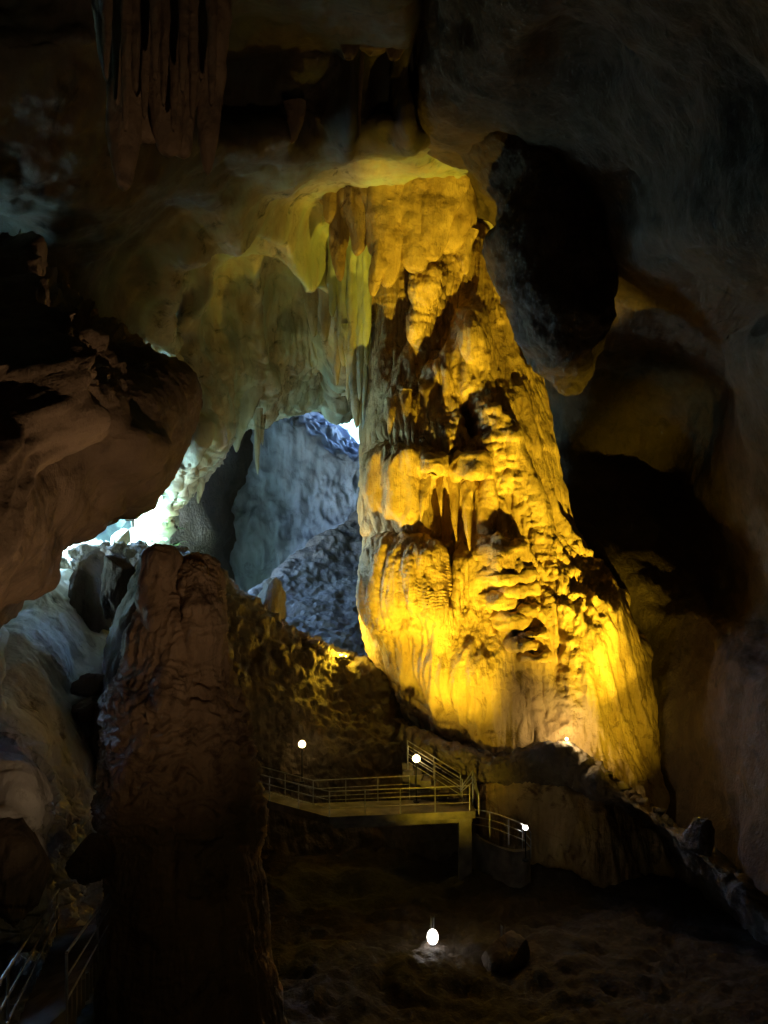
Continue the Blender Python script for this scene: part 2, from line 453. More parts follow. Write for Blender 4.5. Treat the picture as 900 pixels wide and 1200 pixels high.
# near rubble ridge that carries the platform
def build_ridge():
    crest = [(60, 640, 46), (140, 645, 45), (200, 652, 45), (262, 682, 46), (300, 714, 47), (340, 741, 48), (380, 756, 48.5), (412, 773, 48.5), (445, 785, 48), (500, 815, 47.5), (560, 880, 47), (640, 930, 46)]
    r0 = [(x+6, y+26, Y+6) for x, y, Y in crest]; rb = [(x+6, y+60, Y+10) for x, y, Y in crest]
    mid = [(60, 740, 42), (140, 745, 42), (200, 755, 43), (262, 768, 44), (300, 785, 45), (340, 800, 45.5), (380, 812, 46), (412, 822, 46), (445, 832, 46), (500, 855, 46), (560, 905, 45), (640, 960, 44)]
    m2 = [(x, 880+.1*max(0, x-440), 43.5) for x, _, _ in mid]
    low = [(x, 945+.12*max(0, x-440), 42.5) for x, _, _ in mid]
    lo2 = [(x, 1040+.1*max(0, x-440), 41) for x, _, _ in mid]
    lo3 = [(x, 1150, 37) for x, _, _ in mid]
    def f(p, n):
        px, py = proj(p)
        cr = sstep(120, 20, np.abs(py-720-.2*(px-300)))
        return .35*fbm(p*.3, 4)+(.18+.15*cr)*billow(p*.9, 4)+.10*ridged(p*2.1, 3)
    G = sheet(np.array([rb, r0, crest, mid, m2, low, lo2, lo3], float), 280, 320, f, 1)
    struct('rubble_slope', G, M['rubble'], 'dark rubble ridge falling from the far chamber to the platform')
build_ridge()

# pale blue flowstone slide under the left wall
def build_slide():
    rows = [[(-420, 720, 63), (-250, 715, 63), (-120, 710, 63), (-40, 700, 63), (40, 690, 64), (100, 680, 65), (140, 680, 66)],
            [(-320, 755, 47), (-190, 740, 46), (-60, 722, 45), (30, 692, 48), (85, 672, 53), (120, 668, 58), (150, 672, 60)],
            [(-420, 750, 40), (-60, 765, 29), (-5, 715, 35), (45, 682, 40), (85, 668, 44), (112, 672, 46), (140, 690, 46)],
            [(-520, 780, 34), (-60, 820, 25), (0, 765, 29), (40, 745, 32), (76, 742, 35), (104, 746, 38), (150, 770, 40)],
            [(-600, 840, 28), (-60, 890, 21), (0, 835, 24), (35, 815, 27), (64, 815, 30), (84, 805, 33), (140, 815, 36)],
            [(-700, 930, 23), (-60, 960, 18), (0, 915, 20), (32, 885, 22.5), (58, 890, 25), (78, 880, 28), (130, 880, 32)],
            [(-700, 1020, 20), (-60, 1040, 18), (0, 985, 20.5), (30, 955, 22.5), (52, 955, 24.5), (76, 960, 27), (130, 970, 29)],
            [(-700, 1150, 19), (-60, 1160, 19), (0, 1090, 22.5), (30, 1070, 24.5), (60, 1060, 26), (95, 1060, 27.5), (140, 1060, 28.5)],
            [(-700, 1400, 17), (-60, 1300, 18), (0, 1230, 21), (30, 1200, 23), (60, 1190, 24.5), (95, 1180, 26), (140, 1180, 27)]]
    def f(p, n):
        px, py = proj(p)
        lowr = sstep(830, 960, py+ (40-px)*.8)
        q = p*np.array((.7, .35, .35))
        return .35*fbm(p*.2+11, 3)+.10*fbm(p*.8, 4)+lowr*(.45*ridged(p*.6, 4)+.3*billow(p*1.1, 3))+.10*ridged(q, 3)
    G = sheet(np.array(rows, float), 330, 240, f, 1)
    struct('flowstone_slide', G, M['pale'], 'smooth pale flowstone slope lit blue by daylight under the left wall')
build_slide()

# pit floor
def build_floor():
    xs = [-900, -300, 0, 150, 300, 450, 600, 750, 900, 1200, 1900]
    rows = [[(x, 985+max(0, x-600)*.06, 47+(x > 700)*-2) for x in xs],
            [(x, 1010+max(0, x-600)*.08, 41) for x in xs],
            [(x, 1100+max(0, x-600)*.05, 33) for x in xs],
            [(x, 1215, 25) for x in xs],
            [(x, 1400, 15) for x in xs],
            [(x, 1900, 6) for x in xs],
            [(x, 4500, 1.2) for x in xs]]
    def f(p, n): return .5*fbm(p*.22+4, 4)+.22*billow(p*.7, 4)+.10*ridged(p*1.8, 3)
    G = sheet(np.array(rows, float), 230, 230, f, 1)
    struct('cave_floor', G, M['floor'], 'dark uneven floor of the pit below the platform')
build_floor()

# ================================================================== ROCK THINGS
def build_light_block():  # unseen rock added to keep daylight off the pit floor
    prof = [(650, 172, 226, 37, 2.5), (690, 165, 245, 36.6, 5), (760, 150, 250, 36, 6.5), (850, 142, 255, 36, 7), (960, 118, 260, 36, 7), (1080, 112, 260, 36, 7), (1180, 100, 265, 36, 7)]
    def f(p, n): return .3*fbm(p*.4+70, 4)+.1*ridged(p*1.6, 3)
    o = link('light_block_rock', grid_mesh('light_block_rock', vbody(prof, 90, 90, f), True, True, True, flip=True), M['rubble'])
    tag(o, 'added unseen rock mass blocking daylight behind the double topped stalagmite', 'light blocker')
build_light_block()

def build_dark_boss():
    prof = [(90, 500, 690, 40.5, 2.5), (130, 510, 700, 39.6, 2.6), (170, 545, 704, 38.8, 2.7), (215, 585, 706, 38.2, 2.8), (255, 592, 708, 37.6, 2.9), (300, 574, 708, 37.4, 2.9), (345, 586, 705, 37.4, 2.7), (385, 606, 698, 37.6, 2.4), (418, 626, 692, 38, 2.0), (440, 644, 686, 38.3, 1.2), (452, 656, 676, 38.4, .5), (456, 664, 668, 38.4, .1)]
    def form(p, n): return .5*fbm(p*.3+80, 3)+.16*ridged(p*.6+8, 3)
    def fine(p, n): return .05*ridged(p*1.6, 4)
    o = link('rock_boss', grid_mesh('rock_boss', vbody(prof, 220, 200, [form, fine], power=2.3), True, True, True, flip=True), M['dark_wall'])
    tag(o, 'dark bulging rock boss hanging in shadow beside the top of the golden column', 'rock boss')
build_dark_boss()

def body_thing(name, G, mat, label, cat, part=None, group=None):
    me = grid_mesh(name, G, True, True, True, flip=True)
    return me

# left boss: a great nose of rock that pokes in from the left
def build_left_boss():
    secs = [(-420, -60, 1100, 9, 3.), (-250, 90, 960, 11.5, 4), (-100, 225, 830, 14, 5), (0, 292, 742, 16.5, 5.5), (60, 322, 672, 19, 5.5), (120, 356, 634, 21.5, 5), (172, 392, 596, 24, 4.4), (205, 412, 556, 25.6, 3.6), (226, 430, 512, 26.4, 2.4), (236, 452, 482, 26.8, 1.0), (237.5, 465, 468, 26.9, .15)]
    pr = catmull(np.array(secs, float), 300)
    px, t, b, Y, dep = pr.T
    nth = 350; nf = int(nth*.66)
    th = np.concatenate((np.linspace(math.pi, 2*math.pi, nf, endpoint=False), np.linspace(0, math.pi, nth-nf, endpoint=False)))
    sn = np.sin(th)[None]; cs = np.cos(th)[None]
    cs = np.where(sn > 0, np.sign(cs)*np.abs(cs)**.45, cs); bk = np.maximum(sn, 0)
    yy = Y[:, None]+np.where(sn > 0, np.minimum(6+13.5*sstep(-60., 10., px[:, None])+3.5*sstep(100., 150., px[:, None]), dep[:, None]*7)*np.maximum(sn, 0)**.6, dep[:, None]*sn)  # back stretched out of view as an added screen against daylight
    cs = np.where((sn > 0) & (cs < 0), cs*(1-.5*bk*sstep(110., 150., px[:, None])), cs)
    pp = ((t+b)/2)[:, None]+((b-t)/2)[:, None]*cs*(1-.10*bk*sstep(120., 40., px[:, None]))
    G = pix2w(np.stack((px[:, None]-14*bk*np.clip((px[:, None]+100)/200, 0, 1), pp, yy), -1))
    def form(p, n):
        ppx, ppy = proj(p); tp = np.clip((232-ppx)/90, 0, 1)
        d = -.3*tp+.5*fbm(p*.22+21, 3)*tp+.75*tp*ridged(p*.4+3, 5)*sstep(540, 430, ppy+.15*ppx)
        # diagonal folds sweeping up from the lower left
        s = (ppx*.89+ppy*.45)
        k = ppx*.55-ppy*.0
        d += .5*tp*ridged(np.stack((s/55+.25*fbm(p*.3, 2), ppy/500, ppx/600), -1), 3)*sstep(430, 560, ppy)
        d += .9*tp*blob(ppx, ppy, 95, 540, 40, 70, 2, 25)
        d -= 1.1*tp*blob(ppx, ppy, 25, 420, 18, 120, 2, -8)
        d -= .8*tp*blob(ppx, ppy, 55, 520, 15, 40, 2, -15)
        d -= .9*tp*blob(ppx, ppy, 165, 530, 22, 35, 3)
        return d
    def fine(p, n):
        return .09*fbm(p*.9+5, 5)+.03*ridged(p*1.8, 3)
    G = displace(G, form, True, 1); G = displace(G, fine, True, 1)
    o = link('rock_overhang', grid_mesh('rock_overhang', G, True, True, True, flip=True), M['wall'])
    tag(o, 'bulging brown rock overhang with a dark top above the blue flowstone slope', 'rock overhang')
build_left_boss()

# the golden column
def column_fn():
    def form(p, n):
        px, py = proj(p)
        fr = sstep(.35, -.1, n[:, 1])
        d = -.25+.35*fbm(p*.17+31, 3)
        fr = fr*sstep(424, 446, px)
        d += 1.3*fr*blob(px, py, 470, 570, 36, 42, 4)          # boulder-like shoulder
        d -= 1.6*fr*blob(px, py, 452, 517, 13, 9, 3, -25)
        d += 1.2*fr*blob(px, py, 480, 680, 40, 55, 4)
        d -= 1.0*fr*blob(px, py, 470, 628, 50, 6, 2)
        d += 1.3*fr*blob(px, py, 585, 665, 32, 30, 4)
        d += .7*fr*blob(px, py, 535, 800, 55, 65, 2)
        d += .5*fr*blob(px, py, 700, 760, 50, 75, 2)
        d -= 2.0*fr*blob(px, py, 528, 600, 36, 42, 5)          # recess behind the stalactites
        d -= 3.5*fr*blob(px, py, 549, 488, 8, 22, 4, -8)       # black hole
        d -= 2.0*fr*blob(px, py, 525, 660, 6, 40, 3, 6)        # crack
        d -= 1.6*fr*blob(px, py, 462, 350, 16, 60, 3, 12)
        d -= 1.8*fr*blob(px, py, 520, 375, 20, 55, 3, 28)
        d -= .9*fr*blob(px, py, 482, 425, 16, 35, 3)
        d += 1.0*fr*blob(px, py, 500, 335, 20, 18, 4)
        d += .8*fr*blob(px, py, 548, 385, 9, 35, 3, -16)
        d += .9*fr*blob(px, py, 600, 545, 16, 110, 3, -24)     # rough spur
        d -= .5*fr*blob(px, py, 655, 770, 10, 60, 2)
        d -= 1.2*fr*blob(px, py, 748, 720, 6, 28, 2, -20)
        return d
    def mid(p, n):
        px, py = proj(p)
        fr = sstep(.35, -.1, n[:, 1])
        crag = np.clip(blob(px, py, 540, 520, 50, 45, 4)+.8*blob(px, py, 500, 345, 40, 45, 4)+blob(px, py, 603, 565, 14, 120, 3, -24)+blob(px, py, 600, 700, 34, 58, 4)+.8*blob(px, py, 668, 800, 14, 75, 4), 0, 1)
        flute = np.clip(blob(px, py, 490, 520, 45, 28, 4)+blob(px, py, 470, 690, 40, 60, 4)+blob(px, py, 580, 600, 20, 40, 4)+blob(px, py, 650, 680, 60, 55, 4)+blob(px, py, 500, 440, 40, 40, 3)+.35, 0, 1.2)
        q = p*np.array((1.5, 1.5, .13))
        d = .09*crag*billow(p*1.3+2, 4)+.15*crag*ridged(p*np.array((.7, .7, 1.3)), 4)
        d += .24*flute*ridged(q+4, 4)
        bend = p.copy(); bend[:, 0] -= (14-p[:, 2])*.22*np.clip((px-560)/120, 0, 1)     # folds lean out with the flaring flank
        d += .42*ridged(bend*np.array((.42, .42, .045))+11, 3)*(1-.6*crag)-.42
        # cascades: overhanging lips that repeat down the flank
        zz = p[:, 2]*.42+.8*fbm(p*.28+9, 3); saw = zz-np.floor(zz)
        d += .13*sstep(0, .85, 1-saw)*sstep(0, .12, saw)*np.clip(.25+fbm(p*.2+40, 2), 0, 1)
        return d
    def fine(p, n):
        q = p*np.array((3.2, 3.2, .4))
        px, py = proj(p)
        sm = 1-.7*np.clip(blob(px, py, 530, 800, 80, 60, 4)+blob(px, py, 710, 760, 50, 70, 4)+blob(px, py, 620, 470, 25, 110, 3, -24)+blob(px, py, 470, 570, 30, 40, 4), 0, 1)
        return sm*(.022*ridged(p*2.2, 4)+.06*ridged(q, 3))
    return [form, mid, fine]

def build_column():
    prof = [(255, 452, 560, 51, 3.4), (300, 445, 590, 50.5, 3.7), (350, 438, 602, 50.3, 4.0), (400, 434, 614, 50, 4.4), (450, 430, 632, 50, 4.8), (500, 428, 650, 49.8, 5.2), (560, 427, 665, 49.6, 5.6), (610, 427, 673, 49.5, 5.9), (645, 428, 684, 49.4, 6.2), (680, 429, 712, 49.2, 6.6), (710, 431, 742, 49, 7.0), (760, 437, 757, 48.6, 7.2), (800, 458, 768, 48.3, 7.4), (850, 492, 780, 48, 7.6), (900, 512, 795, 47.8, 7.8), (970, 520, 820, 47.5, 8.0)]
    col = empty('flowstone_column', P(600, 900, 48), 'massive golden flowstone column lit yellow, flaring at its base', 'rock column')
    G = vbody(prof, 560, 560, column_fn(), front=.70, power=2.15)
    link('body', grid_mesh('body', G, True, True, True, flip=True), M['column'], col)
    return col
column = build_column()

# stalactites ------------------------------------------------------
def stal_mesh(pt, tip, wt, Y, seed=0, nz=44, nth=26, flute=.22, wt_tip=.03, thick=.8, tipx=None, shape=.8, lean=0.):
    """tapering hanging rod: pt=(px,py) of the root, tip py, wt root width in px"""
    x0, y0 = pt; x1 = x0 if tipx is None else tipx
    t = np.linspace(0, 1, nz); py = y0+(tip-y0)*t
    wpx = np.maximum(wt*(1-t)**shape, wt*wt_tip+.25)
    rad = wpx/2/F*Y
    z = CZ-(py-600)/F*Y
    rr = np.random.RandomState(seed)
    cx = ((x0+(x1-x0)*t)-450)/F*Y+ .10*wt/F*Y*np.sin(t*5+seed)
    th = np.linspace(0, 2*math.pi, nth, endpoint=False)
    G = np.stack((cx[:, None]+rad[:, None]*np.cos(th), Y+lean*(1-t[:, None])**2+thick*rad[:, None]*np.sin(th), np.repeat(z[:, None], nth, 1)), -1)
    W = wt/F*Y
    def f(p, n):
        q = p*np.array((3/W, 3/W, .5/W))
        return flute*W*.5*ridged(q*.6+seed, 3)*np.repeat(rad/rad.max(), nth)+.05*W*fbm(p*2/W+seed, 3)*np.repeat(rad/rad.max(), nth)
    G = displace(G, f, True, 1)
    return grid_mesh('stalactite', G, True, True, True, flip=True)

def stal_part(parent, mat, *a, name='stalactite', **k):
    return link(name, stal_mesh(*a, **k), mat, parent)

# parts hanging in the recess of the column
for i, (x, y0, y1, wd, Y, tx) in enumerate([(498, 552, 612, 17, 43.6, 495), (531, 560, 636, 16, 44.2, 536), (549, 572, 650, 15, 43.3, 550), (517, 566, 606, 9, 44.0, 516), (562, 566, 612, 11, 43.9, 561)]):
    stal_part(column, M['column'], (x, y0-14), y1, wd, Y, seed=i, tipx=tx, lean=1.2)
# fringe of drapery over the shoulder
for i in range(11):
    x = 458+i*6.4
    stal_part(column, M['column'], (x, 462+9*math.sin(i*1.7)), 524+11*math.sin(i*2.3)+i*1.2, 11+3*math.sin(i*3.1), 44.6+.3*math.sin(i*1.3), seed=20+i, flute=.3, lean=1.1)

def slab_mesh(cx, cy, wx, hy, Y, dep, seed):
    n, m = 26, 40
    prof = [(cy-hy/2-1, cx-wx*.30, cx+wx*.30, Y, dep*.6), (cy-hy*.42, cx-wx*.45, cx+wx*.45, Y, dep*.9), (cy, cx-wx*.5, cx+wx*.5, Y, dep), (cy+hy*.40, cx-wx*.48, cx+wx*.47, Y, dep*.95), (cy+hy*.5, cx-wx*.3, cx+wx*.3, Y, dep*.6)]
    def f(p, nn): return .25*fbm(p*.9+seed, 4)+.08*ridged(p*2.4+seed, 3)
    return grid_mesh('ledge', vbody(prof, n, m, f, .5), True, True, True, flip=True)
for i, (cx, cy, wx, hy, Y, dep) in enumerate([(588, 652, 66, 30, 43.6, 1.6), (592, 674, 72, 15, 43.2, 1.6), (604, 690, 54, 11, 43.0, 1.4), (584, 702, 44, 14, 42.9, 1.3), (612, 712, 40, 9, 42.8, 1.3), (600, 726, 46, 14, 42.6, 1.2), (622, 742, 36, 8, 42.2, 1.2), (612, 754, 40, 8, 42.0, 1.2), (626, 768, 34, 7, 41.8, 1.1), (505, 545, 34, 20, 44.2, 1.4), (552, 548, 46, 28, 44.4, 1.6)]):
    link('ledge', slab_mesh(cx, cy, wx, hy, Y, dep, i*3.7), M['column'], column)

# hanging clusters --------------------------------------------------
def cluster(name, label, items, mat, loc, group=None):
    e = empty(name, loc, label, 'stalactites', group)
    for i, it in enumerate(items):
        x, y0, y1, wd, Y = it[:5]; tx = it[5] if len(it) > 5 else None
        stal_part(e, mat, (x, y0), y1, wd, Y, seed=i+int(x), tipx=tx, flute=.28, nz=60, nth=34, shape=it[6] if len(it) > 6 else .7)
    return e

cluster('hanging_drapery', 'brown ribbed drapery of long pointed stalactites hanging above the rock overhang', [
    (138, -140, 224, 60, 17.0, 152, .42), (176, -140, 168, 66, 17.3, 176, .3), (200, -140, 184, 58, 17.0, 200, .34), (224, -140, 186, 56, 17.3, 218, .34), (165, -140, 120, 60, 17.0, 168, .25), (246, -140, 205, 40, 17.8, 247, .4), (128, -140, 120, 44, 17.2, 136, .3), (212, -140, 150, 60, 17.5, 210, .25), (152, -140, 170, 44, 17.3, 158, .35)]+[(122+i*11.5, -140, 95+60*((i*7) % 5)/4, 13, 16.3+.25*math.sin(i*2.1), 126+i*11, .3) for i in range(12)], M['wall'], P(190, -140, 17))
cluster('drapery_curtain', 'yellow curtain of stalactites spreading over the top of the golden column', [
    (388, 150, 262, 30, 46.5, 386, .4), (406, 140, 256, 30, 46.2, 405, .4), (428, 160, 268, 40, 46, 424, .35), (448, 170, 300, 52, 45.4, 442, .35), (470, 180, 338, 50, 45.0, 448, .4), (488, 195, 318, 52, 44.8, 482, .3), (510, 200, 306, 54, 44.8, 505, .3), (532, 205, 298, 46, 45.2, 528, .35), (418, 225, 300, 34, 46.2, 420, .5), (456, 240, 348, 30, 44.8, 440, .5), (400, 235, 330, 24, 46.8, 398, .5), (545, 270, 322, 24, 45.4, 543, .5), (380, 170, 240, 26, 47, 376, .5), (497, 190, 285, 60, 45.2, 497, .2), (455, 165, 250, 60, 45.6, 455, .2), (522, 200, 270, 50, 45.4, 524, .2)], M['column'], P(460, 160, 47))
cluster('stalactite_screen', 'row of slender mottled stalactites between the green vault and the golden column', [
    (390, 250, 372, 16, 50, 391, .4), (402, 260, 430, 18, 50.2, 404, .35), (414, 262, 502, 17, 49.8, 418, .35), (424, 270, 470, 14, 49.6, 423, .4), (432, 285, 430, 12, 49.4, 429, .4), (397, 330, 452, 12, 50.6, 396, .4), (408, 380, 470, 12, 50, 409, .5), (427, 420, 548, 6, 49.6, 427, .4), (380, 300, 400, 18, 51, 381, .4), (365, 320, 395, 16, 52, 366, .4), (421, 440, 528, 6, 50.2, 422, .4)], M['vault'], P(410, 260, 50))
cluster('stalactite_pair', 'pair of short white stalactites beside a horn under the vault lip', [
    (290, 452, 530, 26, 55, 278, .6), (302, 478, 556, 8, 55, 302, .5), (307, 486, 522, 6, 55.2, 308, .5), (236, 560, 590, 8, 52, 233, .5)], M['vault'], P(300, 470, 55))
cluster('ceiling_pendants', 'dark knobbly rock pendants hanging from the cave roof above the curtain', [
    (400, -60, 70, 40, 34, 408, .4), (430, -60, 62, 60, 34.5, 432, .3), (455, -40, 72, 36, 35, 462, .4), (372, -60, 48, 26, 33.8, 366, .5), (398, 100, 178, 28, 38, 400, .25), (424, 60, 160, 5, 36, 421, .4), (346, 120, 168, 20, 35.5, 344, .4), (468, 90, 180, 6, 38, 470, .4)], M['wall'], P(420, -50, 34))

# the near stalagmite -----------------------------------------------
def build_stalagmite():
    root = empty('stalagmite', P(220, 1260, 24), 'tall brown stalagmite with a double rounded top and rippled sides', 'stalagmite')
    prof = [(652, 228, 236, 24.2, .1), (656, 216, 246, 24.2, .4), (664, 202, 255, 24.2, .8), (678, 184, 262, 24.2, 1.05), (698, 168, 267, 24.2, 1.25), (720, 154, 271, 24.1, 1.4), (760, 143, 275, 24.1, 1.6), (810, 136, 285, 24, 1.8), (860, 131, 293, 24, 1.95), (920, 128, 303, 23.9, 2.1), (980, 125, 307, 23.8, 2.2), (1040, 122, 312, 23.7, 2.3), (1100, 119, 320, 23.6, 2.4), (1180, 116, 332, 23.5, 2.5), (1300, 108, 350, 23.4, 2.7)]
    def form(p, n):
        px, py = proj(p); fr = sstep(.4, 0, n[:, 1])
        d = -.2+.2*fbm(p*.35+50, 3)
        d += .35*fr*blob(px, py, 235, 720, 24, 60, 3)
        d += .25*fr*blob(px, py, 200, 820, 14, 70, 3)
        d -= .35*fr*blob(px, py, 210, 700, 4, 40, 2, -8)
        d -= .35*fr*blob(px, py, 205, 1040, 4, 40, 2)
        d -= .45*fr*blob(px, py, 255, 1050, 25, 12, 2)
        d += .22*fr*sstep(1010, 960, py)*sstep(780, 830, py)
        return d
    def rip(p, n):
        px, py = proj(p)
        m = sstep(760, 840, py)*sstep(1010, 960, py)
        q = p*np.array((.9, .9, 3.4)); wz = fbm(p*1.3+8, 3)*.35
        q[:, 2] += wz*3
        r = ridged(q, 3)
        up = sstep(860, 760, py)+sstep(980, 1040, py)
        fl = p*np.array((2.4, 2.4, .28))
        return (.045+.12*m)*r+.07*up*ridged(fl+3, 3)+.03*fbm(p*3, 4)
    G = vbody(prof, 470, 340, [form, rip], front=.7)
    link('trunk', grid_mesh('trunk', G, True, True, True, flip=True), M['stalagmite'], root)
    prof = [(642, 187, 192, 23.6, .08), (644, 180, 200, 23.6, .3), (649, 173, 207, 23.6, .5), (660, 168, 212, 23.6, .62), (680, 166, 214, 23.6, .7), (720, 168, 214, 23.5, .72), (760, 172, 212, 23.5, .5)]
    def f(p, n): return .10*fbm(p*.9+3, 4)+.05*ridged(p*np.array((2.5, 2.5, .4)), 3)
    G = vbody(prof, 120, 120, f)
    link('knob', grid_mesh('knob', G, True, True, True, flip=True), M['stalagmite'], root)
build_stalagmite()

# ledge of rock at the foot of the column
def build_ledge():
    xs = [470, 505, 540, 580, 620, 660, 690, 725, 770, 830, 900, 1000, 1150]
    top = [845, 862, 872, 878, 874, 872, 893, 922, 952, 1000, 1070, 1180, 1350]
    bot = [872, 892, 905, 912, 915, 920, 930, 943, 968, 1020, 1095, 1215, 1400]
    Yf = [43, 42, 41, 40.5, 40, 39.5, 39, 38, 36, 33, 30, 26, 22]
    rows = [[(x, t-6, Y+9) for x, t, Y in zip(xs, top, Yf)], [(x, t-2, Y+5) for x, t, Y in zip(xs, top, Yf)], [(x, t, Y+1.2) for x, t, Y in zip(xs, top, Yf)],
            [(x, t+8, Y) for x, t, Y in zip(xs, top, Yf)], [(x, b-4, Y) for x, b, Y in zip(xs, bot, Yf)], [(x, b+2, Y+.8) for x, b, Y in zip(xs, bot, Yf)], [(x, b+3, Y+4) for x, b, Y in zip(xs, bot, Yf)], [(x, b+60, Y+6) for x, b, Y in zip(xs, bot, Yf)]]
    def f(p, n): return .35*fbm(p*.5+60, 4)+.14*billow(p*1.3, 3)+.06*ridged(p*2.5, 3)
    G = sheet(np.array(rows, float), 110, 320, f, 1)
    o = link('rock_ledge', grid_mesh('rock_ledge', G), M['rubble'])
    tag(o, 'long brown rock ledge at the foot of the golden column, sloping down right', 'rock ledge')
build_ledge()

# boulders ----------------------------------------------------------
def rock_mesh(seed, sub=4):
    bm = bmesh.new(); bmesh.ops.create_icosphere(bm, subdivisions=sub, radius=1)
    me = bpy.data.meshes.new('boulder'); bm.to_mesh(me); bm.free()
    V = np.zeros(len(me.vertices)*3, np.float32); me.vertices.foreach_get('co', V); V = V.reshape(-1, 3)
    n = V.copy(); s = seed*7.7
    d = .28*fbm(V*1.1+s, 3)+.10*ridged(V*2.6+s, 3)
    V = V*(1+d[:, None])
    rr = np.random.RandomState(seed)
    for k in range(7):                                   # broken flat faces
        a = rr.normal(size=3); a /= np.linalg.norm(a); h = rr.uniform(.62, .85)
        t = V@a-h; V = V-np.maximum(t, 0)[:, None]*a*.85
    me.vertices.foreach_set('co', V.astype(np.float32).ravel()); me.update()
    me.polygons.foreach_set('use_smooth', np.ones(len(me.polygons), bool))
    return me
big = [rock_mesh(k, 5) for k in range(4)]
small = [rock_mesh(10+k, 3) for k in range(6)]
for m_ in big: m_.materials.append(M['rubble'])
for m_ in small: m_.materials.append(M['rubble'])

def boulder(px, py, rx, ry, Y, k, label, group=None, dep=None, name='boulder', pool=big, rot=None):
    o = bpy.data.objects.new(name, pool[k % len(pool)]); C.objects.link(o)
    o.location = P(px, py, Y); sx, sz = rx/F*Y, ry/F*Y
    o.scale = (sx, dep or (sx+sz)/2, sz)
    o.rotation_euler = (0, rot or 0., 0)
    tag(o, label, 'boulder' if pool is big else 'rock', group)
    return o
boulder(110, 692, 24, 52, 40, 0, 'tall dark boulder standing on the blue flowstone slope')
boulder(144, 684, 23, 40, 36, 1, 'rounded black boulder behind the double topped stalagmite')
boulder(106, 806, 22, 14, 31, 2, 'dark flat boulder at the edge of the blue slope, upper of two')
boulder(104, 832, 24, 14, 30, 3, 'dark flat boulder at the edge of the blue slope, lower of two')
boulder(108, 1004, 26, 26, 21.5, 0, 'grey rounded boulder at the top of the stair railing')
boulder(20, 1010, 30, 60, 17.5, 1, 'craggy grey rock beside the stair railing')
boulder(318, 708, 16, 26, 50, 2, 'small upright rock horn on the crest of the rubble ridge')
boulder(141, 636, 13, 16, 48, 3, 'dark rock in front of the bright daylight opening')
boulder(100, 655, 12, 14, 46, 1, 'small brown rock under the edge of the overhang')

boulder(822, 984, 17, 21, 32.5, 2, 'added angular dark boulder hiding the assumed flood lamp on the sloping ledge')  # added to hide the assumed lamp and its flap from view
boulder(592, 1119, 32, 20, 30.8, 3, 'added low dark boulder on the pit floor, hiding an assumed flood lamp near the white glowing lamp')  # placed as cover for the assumed pit floor lamp behind it
rr = np.random.RandomState(3)
k = 0
for i in range(46):                                       # rubble on the crest, the right part lit by the flood lamp
    t = rr.uniform(0, 1); px = 266+t*146+rr.normal(0, 2); py = np.interp(px, [262, 300, 340, 380, 412], [684, 714, 741, 756, 773])+rr.uniform(-3, 9)
    r = rr.uniform(2.2, 6.5); lit = px > 332
    boulder(px, py, r*1.25, r*.8, 47.6+rr.uniform(-.6, .5), i, 'loose rock on the rubble crest, glowing gold in the lamp light' if lit else 'loose rock on the rubble crest, edged blue by daylight',
            'gold lit rocks of the rubble crest' if lit else 'blue edged rocks of the rubble crest', name='rock', pool=small, rot=rr.uniform(-.5, .5))
for i in range(34):                                       # stones below the column's assumed lamp
    t = rr.uniform(0, 1); px = 652+t*135; py = np.interp(px, [650, 690, 725, 770, 800], [862, 890, 920, 951, 976])+rr.uniform(-4, 6)
    r = rr.uniform(2.5, 6); Y = np.interp(px, [650, 690, 725, 770, 800], [40.6, 40, 39, 37, 35.3])+rr.uniform(-.4, .8)
    near = px < 705
    boulder(px, py, r*1.2, r*.8, Y, i, 'white lit loose stone below the golden column' if near else 'dim loose stone along the sloping rock ledge',
            'stones lit white below the column' if near else 'dim stones along the rock ledge', name='rock', pool=small, rot=rr.uniform(-.5, .5))

# ferns at the daylight opening -------------------------------------
def fern(px, py, Y, s, seed, label):
    r = np.random.RandomState(seed); b = P(px, py, Y); V, Fc = [], []
    for k in range(16):
        a = r.uniform(0, 6.28); L = s*r.uniform(.6, 1.1); up = r.uniform(.5, 1.2)
        for j in range(7):
            t = (j+1)/7; c = Vector((math.cos(a)*L*t, math.sin(a)*L*t, up*L*(t-.75*t*t)))
            sd_ = Vector((-math.sin(a), math.cos(a), 0))*L*.22*(1.15-t)
            al = Vector((math.cos(a), math.sin(a), .1))*L*.08
            for sg in (1, -1):
                i0 = len(V); V += [c, c+sd_*sg+al-Vector((0, 0, .03)), c+sd_*sg*.7+al*1.8, c+al]
                Fc.append((i0, i0+1, i0+2, i0+3))
    me = bpy.data.meshes.new('fern'); me.from_pydata([b+v for v in V], [], Fc)
    o = link('fern', me, M['leaf']); tag(o, label, 'fern', 'ferns by the daylight opening')
for i, (px, py, Y) in enumerate([(165, 644, 50), (183, 636, 51), (202, 622, 56), (204, 640, 56), (150, 648, 47), (192, 646, 52)]):
    fern(px, py, Y, .9, i, 'green fern leaves growing at the bright daylight opening')

